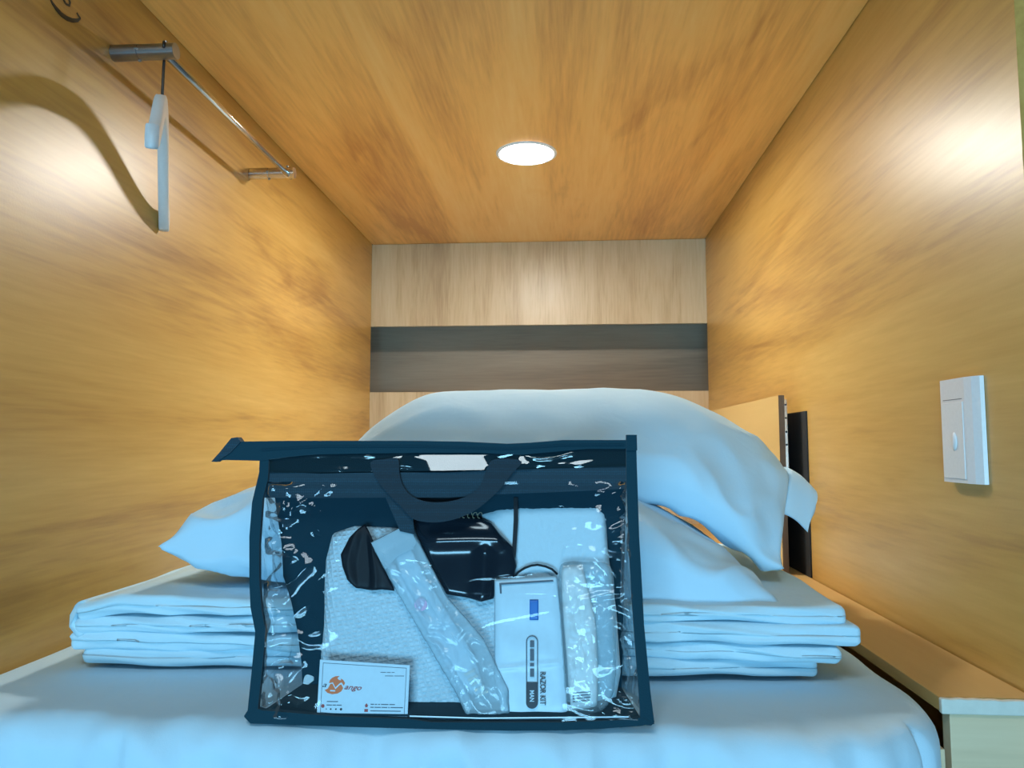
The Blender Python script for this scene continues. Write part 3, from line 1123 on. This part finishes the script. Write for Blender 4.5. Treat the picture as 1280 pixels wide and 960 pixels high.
obj('sleeve', puffy(sl, .008, .020, rim=.35, n=150, rings=26, fn=tkf, c=(553, 780)), M['sleeve'], tk, True)
obj('sleeve_flap', prism([(464, 678.5), (510, 655), (521, 678), (516, 686), (497, 695), (482, 712), (476, 702)], .0055, .0062), M['sleeve'], tk)
hx = [(486, 700), (500, 724), (520, 757), (545, 800), (566, 838), (590, 885)]
obj('toothbrush_handle', tube([bagp(x, y, .016) for x, y in hx], .0035, 10), M['plastic'], tk, True)
brs = obj('brush_head', prism([(578, 840), (590, 834), (606, 862), (595, 870)], .010, .0155), M['plastic'], tk)
for k in range(5):
    x, y = 580 + 4.2 * k, 843 + 6.4 * k
    obj('bristle_row', prism([(x, y), (x + 12, y - 6), (x + 13.6, y - 3.4), (x + 1.6, y + 2.6)], .0068, .0099), M['strip'], brs)
obj('paste_tube', puffy([(492, 690), (512, 682), (532, 720), (560, 766), (594, 820), (606, 862), (592, 872), (566, 846), (530, 784), (506, 738)], .013, .0195, rim=.5, n=90, rings=12), M['plastic'], tk, True)
obj('pink_mark', prism(smooth_closed([(519, 752), (526, 747), (533, 752), (533, 760), (526, 764), (519, 760)], 3), .0060, .0066), M['pink'], tk)

# razor kit
rk = thing('razor_kit', 'white razor kit sachet with dark vertical print inside the bag', 'razor kit', bagp(670, 900, .020))
obj('sachet', puffy([(618, 724), (656, 721.5), (696, 719.5), (701, 770), (705, 824), (710, 893), (706, 900), (660, 902), (629, 902), (624, 878), (618, 848)], .014, .024, rim=.3, n=150, rings=22, fn=lambda x, y, s: -.0010 * nz(x * .05, y * .03, 4) - .0012 * math.exp(-((y - (836 - (x - 620) * .10)) / 2.5) ** 2)), M['plastic'], rk, True)
fr_o = [(624, 729), (691, 725), (692, 727), (626.5, 731), (627, 742), (625, 742)]
obj('seal_line', prism(fr_o, .0125, .0130), M['greyink'], rk)
obj('blue_cap', puffy([(662, 749.5), (673, 749.5), (673, 775), (662, 775)], .0108, .0135, rim=.3, n=60, rings=8), M['blue'], rk, True)


def pill(x0, x1, y0, y1, k=10):
    r = (x1 - x0) / 2
    cx_ = (x0 + x1) / 2
    out = []
    for i in range(k + 1):
        a = math.pi * i / k
        out.append((cx_ - r * math.cos(a), y0 + r - r * math.sin(a)))
    for i in range(k + 1):
        a = math.pi * i / k
        out.append((cx_ + r * math.cos(a), y1 - r + r * math.sin(a)))
    return out


def frame_prism(outer, inner, d0, d1):
    a = [bagp(x, y, d0) for x, y in outer]; b = [bagp(x, y, d0) for x, y in inner]
    n = len(a)
    V = a + b + [p + Vector((0, d1 - d0, 0)) for p in a + b]
    F = []
    for i in range(n):
        j = (i + 1) % n
        F += [(i, j, n + j, n + i), (2 * n + i, 3 * n + i, 3 * n + j, 2 * n + j), (i, 2 * n + i, 2 * n + j, j), (n + i, n + j, 3 * n + j, 3 * n + i)]
    return V, F


obj('print_outline', frame_prism(pill(657.5, 672.5, 794.5, 886), pill(658.7, 671.3, 795.7, 884.8), .0108, .0112), M['greyink'], rk)
bl = [p for p in pill(657.5, 672.5, 838, 886)][11:]
obj('print_block', prism([(657.5, 853), (672.5, 853)] + bl, .0100, .0107), M['ink'], rk)


def text_mesh(s, shear=0.0, bold=0.0):
    cu = bpy.data.curves.new('lettering', 'FONT')
    cu.body = s
    cu.size = 1.0
    cu.shear = shear
    cu.offset = bold
    cu.resolution_u = 3
    o_ = bpy.data.objects.new('lettering', cu)
    COL.objects.link(o_)
    bpy.context.view_layer.update()
    me = bpy.data.meshes.new_from_object(o_.evaluated_get(bpy.context.evaluated_depsgraph_get()))
    V = [(v.co.x, v.co.y) for v in me.vertices]
    F = [tuple(p.vertices) for p in me.polygons]
    bpy.data.objects.remove(o_); bpy.data.curves.remove(cu); bpy.data.meshes.remove(me)
    return V, F


def lettering(name, s, org, right, up, d, m, parent, shear=0.0, fit=None, bold=0.0):
    """text on the bag's plane: org pixel, right/up pixel vectors per unit of text height; fit = length in pixels"""
    V, F = text_mesh(s, shear, bold)
    x0, x1 = min(v[0] for v in V), max(v[0] for v in V)
    k = 1.0
    if fit:
        k = fit / ((x1 - x0) * math.hypot(*right))
    W = [bagp(org[0] + (v[0] - x0) * k * right[0] + v[1] * up[0], org[1] + (v[0] - x0) * k * right[1] + v[1] * up[1], d) for v in V]
    return obj(name, (W, F), m, parent)


lettering('print_text', 'RAZOR KIT', (675.2, 840.5), (0, 10), (10.0, 0), .0105, M['ink'], rk, fit=41, bold=.012)
lettering('print_text', 'MAN', (662.2, 863), (0, 8), (8.0, 0), .0098, M['plastic'], rk, fit=14, bold=.015)
for (a, b) in ((801, 809), (811.5, 826), (829, 833), (836, 846)):
    obj('small_print', prism([(662.5, a), (667.5, a), (667.5, b), (662.5, b)], .0104, .0107), M['greyink'], rk)

# wrapped soap bar stick
sp = thing('soap_packet', 'tall narrow white packet in crinkled clear wrap at the bag right', 'packet', bagp(726, 886, .026))
obj('bar', puffy([(702, 714), (708, 707), (722, 706), (729, 712), (737, 745), (745, 785), (747, 872), (741, 883), (722, 886), (713, 880), (707, 810), (703, 760)], .016, .030, rim=.4, n=110, rings=16, smooth_pts=3, fn=lambda x, y, s: -.0012 * ridge(nz(x * .05, y * .12, 4))), M['soap'], sp, True)
obj('wrapper', puffy([(699, 712), (708, 702), (735, 702), (762, 706), (768, 740), (770, 800), (768, 860), (752, 888), (722, 892), (708, 884), (702, 810), (699, 760)], .008, .034, rim=.5, n=130, rings=26, smooth_pts=3, fn=lambda x, y, s: -.004 * ridge(nz(x * .07, y * .05, 4)) ** 2 - .002 * nz(x * .13, y * .1, 2), c=(730, 795)), M['wrap'], sp, True)
for k in range(4):
    obj('small_print', prism([(716, 866 + 3.6 * k), (738, 864 + 3.6 * k), (738, 865.2 + 3.6 * k), (716, 867.2 + 3.6 * k)], .0135, .0145), M['greyink'], sp)

# business card
cd = thing('business_card', 'white business card with an orange emblem low in the bag', 'card', bagp(455, 900, .006))
Q = [(400, 824.6), (512.4, 831.7), (509, 902.6), (396, 894)]


def card(u, v):
    """card coordinates 0..1 from the top left corner -> photo pixel"""
    x = (Q[0][0] * (1 - u) + Q[1][0] * u) * (1 - v) + (Q[3][0] * (1 - u) + Q[2][0] * u) * v
    y = (Q[0][1] * (1 - u) + Q[1][1] * u) * (1 - v) + (Q[3][1] * (1 - u) + Q[2][1] * u) * v
    return x, y


obj('card_paper', prism(Q, .0045, .0053), M['paper'], cd)
D1 = .0041
obj('printed_border', frame_prism([card(.035, .05), card(.965, .05), card(.965, .95), card(.035, .95)], [card(.040, .058), card(.960, .058), card(.960, .942), card(.040, .942)], D1, D1 + .0003), M['greyink'], cd)


def cardpoly(name, pts, m, d=D1):
    return obj(name, prism([card(*p) for p in pts], d, d + .0003), m, cd)


# emblem: an orange fruit cut by a white zigzag
def px2card(x, y):                       # zoomed crop coordinates of the card
    return ((x - 150) / 960.0, (y - 150 - (x - 150) * .06) / 600.0)


emb_top = [(258, 400), (268, 368), (290, 345), (325, 328), (370, 325), (345, 348), (362, 368), (385, 372), (385, 352), (412, 372), (430, 400), (418, 428), (392, 392), (368, 408), (330, 448), (300, 392), (280, 400)]
emb_bot = [(218, 478), (250, 462), (274, 412), (296, 408), (330, 468), (376, 420), (392, 418), (412, 455), (395, 490), (360, 512), (300, 522), (250, 508)]
cardpoly('emblem', [px2card(*p) for p in emb_top], M['orange'])
cardpoly('emblem', [px2card(*p) for p in emb_bot], M['orange'])
ru = ((Q[1][0] - Q[0][0]) / 960.0, (Q[1][1] - Q[0][1]) / 960.0)
uu = ((Q[0][0] - Q[3][0]) / 600.0, (Q[0][1] - Q[3][1]) / 600.0)


def cardtext(name, s, x, y, h, m, fit, shear=0.0, bold=0.0):
    return lettering(name, s, card(*px2card(x, y)), tuple(c_ * h for c_ in ru), tuple(c_ * h for c_ in uu), D1 - .0002, m, cd, shear, fit / 8.533, bold)


cardtext('emblem_lettering', 'a', 192, 444, 80, M['ink'], 44, .35)
cardtext('emblem_lettering', 'ango', 425, 466, 80, M['redink'], 186, .45, .012)
cardpoly('emblem_mark', [px2card(*p) for p in [(276, 476), (330, 478), (330, 492), (276, 490)]], M['paper'], D1 - .0004)


def words(x, y, spans, h=9, m='greyink'):
    for (a, b) in spans:
        cardpoly('small_print', [px2card(x + a, y), px2card(x + b, y), px2card(x + b, y + h), px2card(x + a, y + h)], M[m])


words(248, 596, [(0, 118)])
words(246, 634, [(0, 58), (64, 100), (106, 160)])
words(712, 620, [(0, 38), (46, 70), (80, 100), (112, 190), (200, 258)])
words(712, 652, [(0, 36), (44, 110), (118, 180), (190, 204), (214, 345)])
words(712, 690, [(0, 325)])
words(800, 280, [(0, 60), (68, 110), (118, 150)], 6)
words(850, 318, [(0, 90), (98, 204)], 6)
for (x, y) in ((208, 650),):
    cardpoly('phone_icon', [px2card(x + 18 * math.cos(a), y + 20 * math.sin(a)) for a in [2 * math.pi * k / 14 for k in range(14)]], M['redink'])
cardpoly('house_icon', [px2card(*p) for p in [(650, 640), (668, 614), (688, 640), (682, 640), (682, 656), (656, 656), (656, 640)]], M['redink'])
cardpoly('mail_icon', [px2card(*p) for p in [(650, 676), (688, 676), (688, 706), (650, 706)]], M['redink'])
for (x, r) in ((246, 6), (293, 9), (348, 9), (402, 13)):
    cardpoly('round_icon', [px2card(x + r * math.cos(a), 682 + 1.05 * r * math.sin(a)) for a in [2 * math.pi * k / 12 for k in range(12)]], M['ink'])
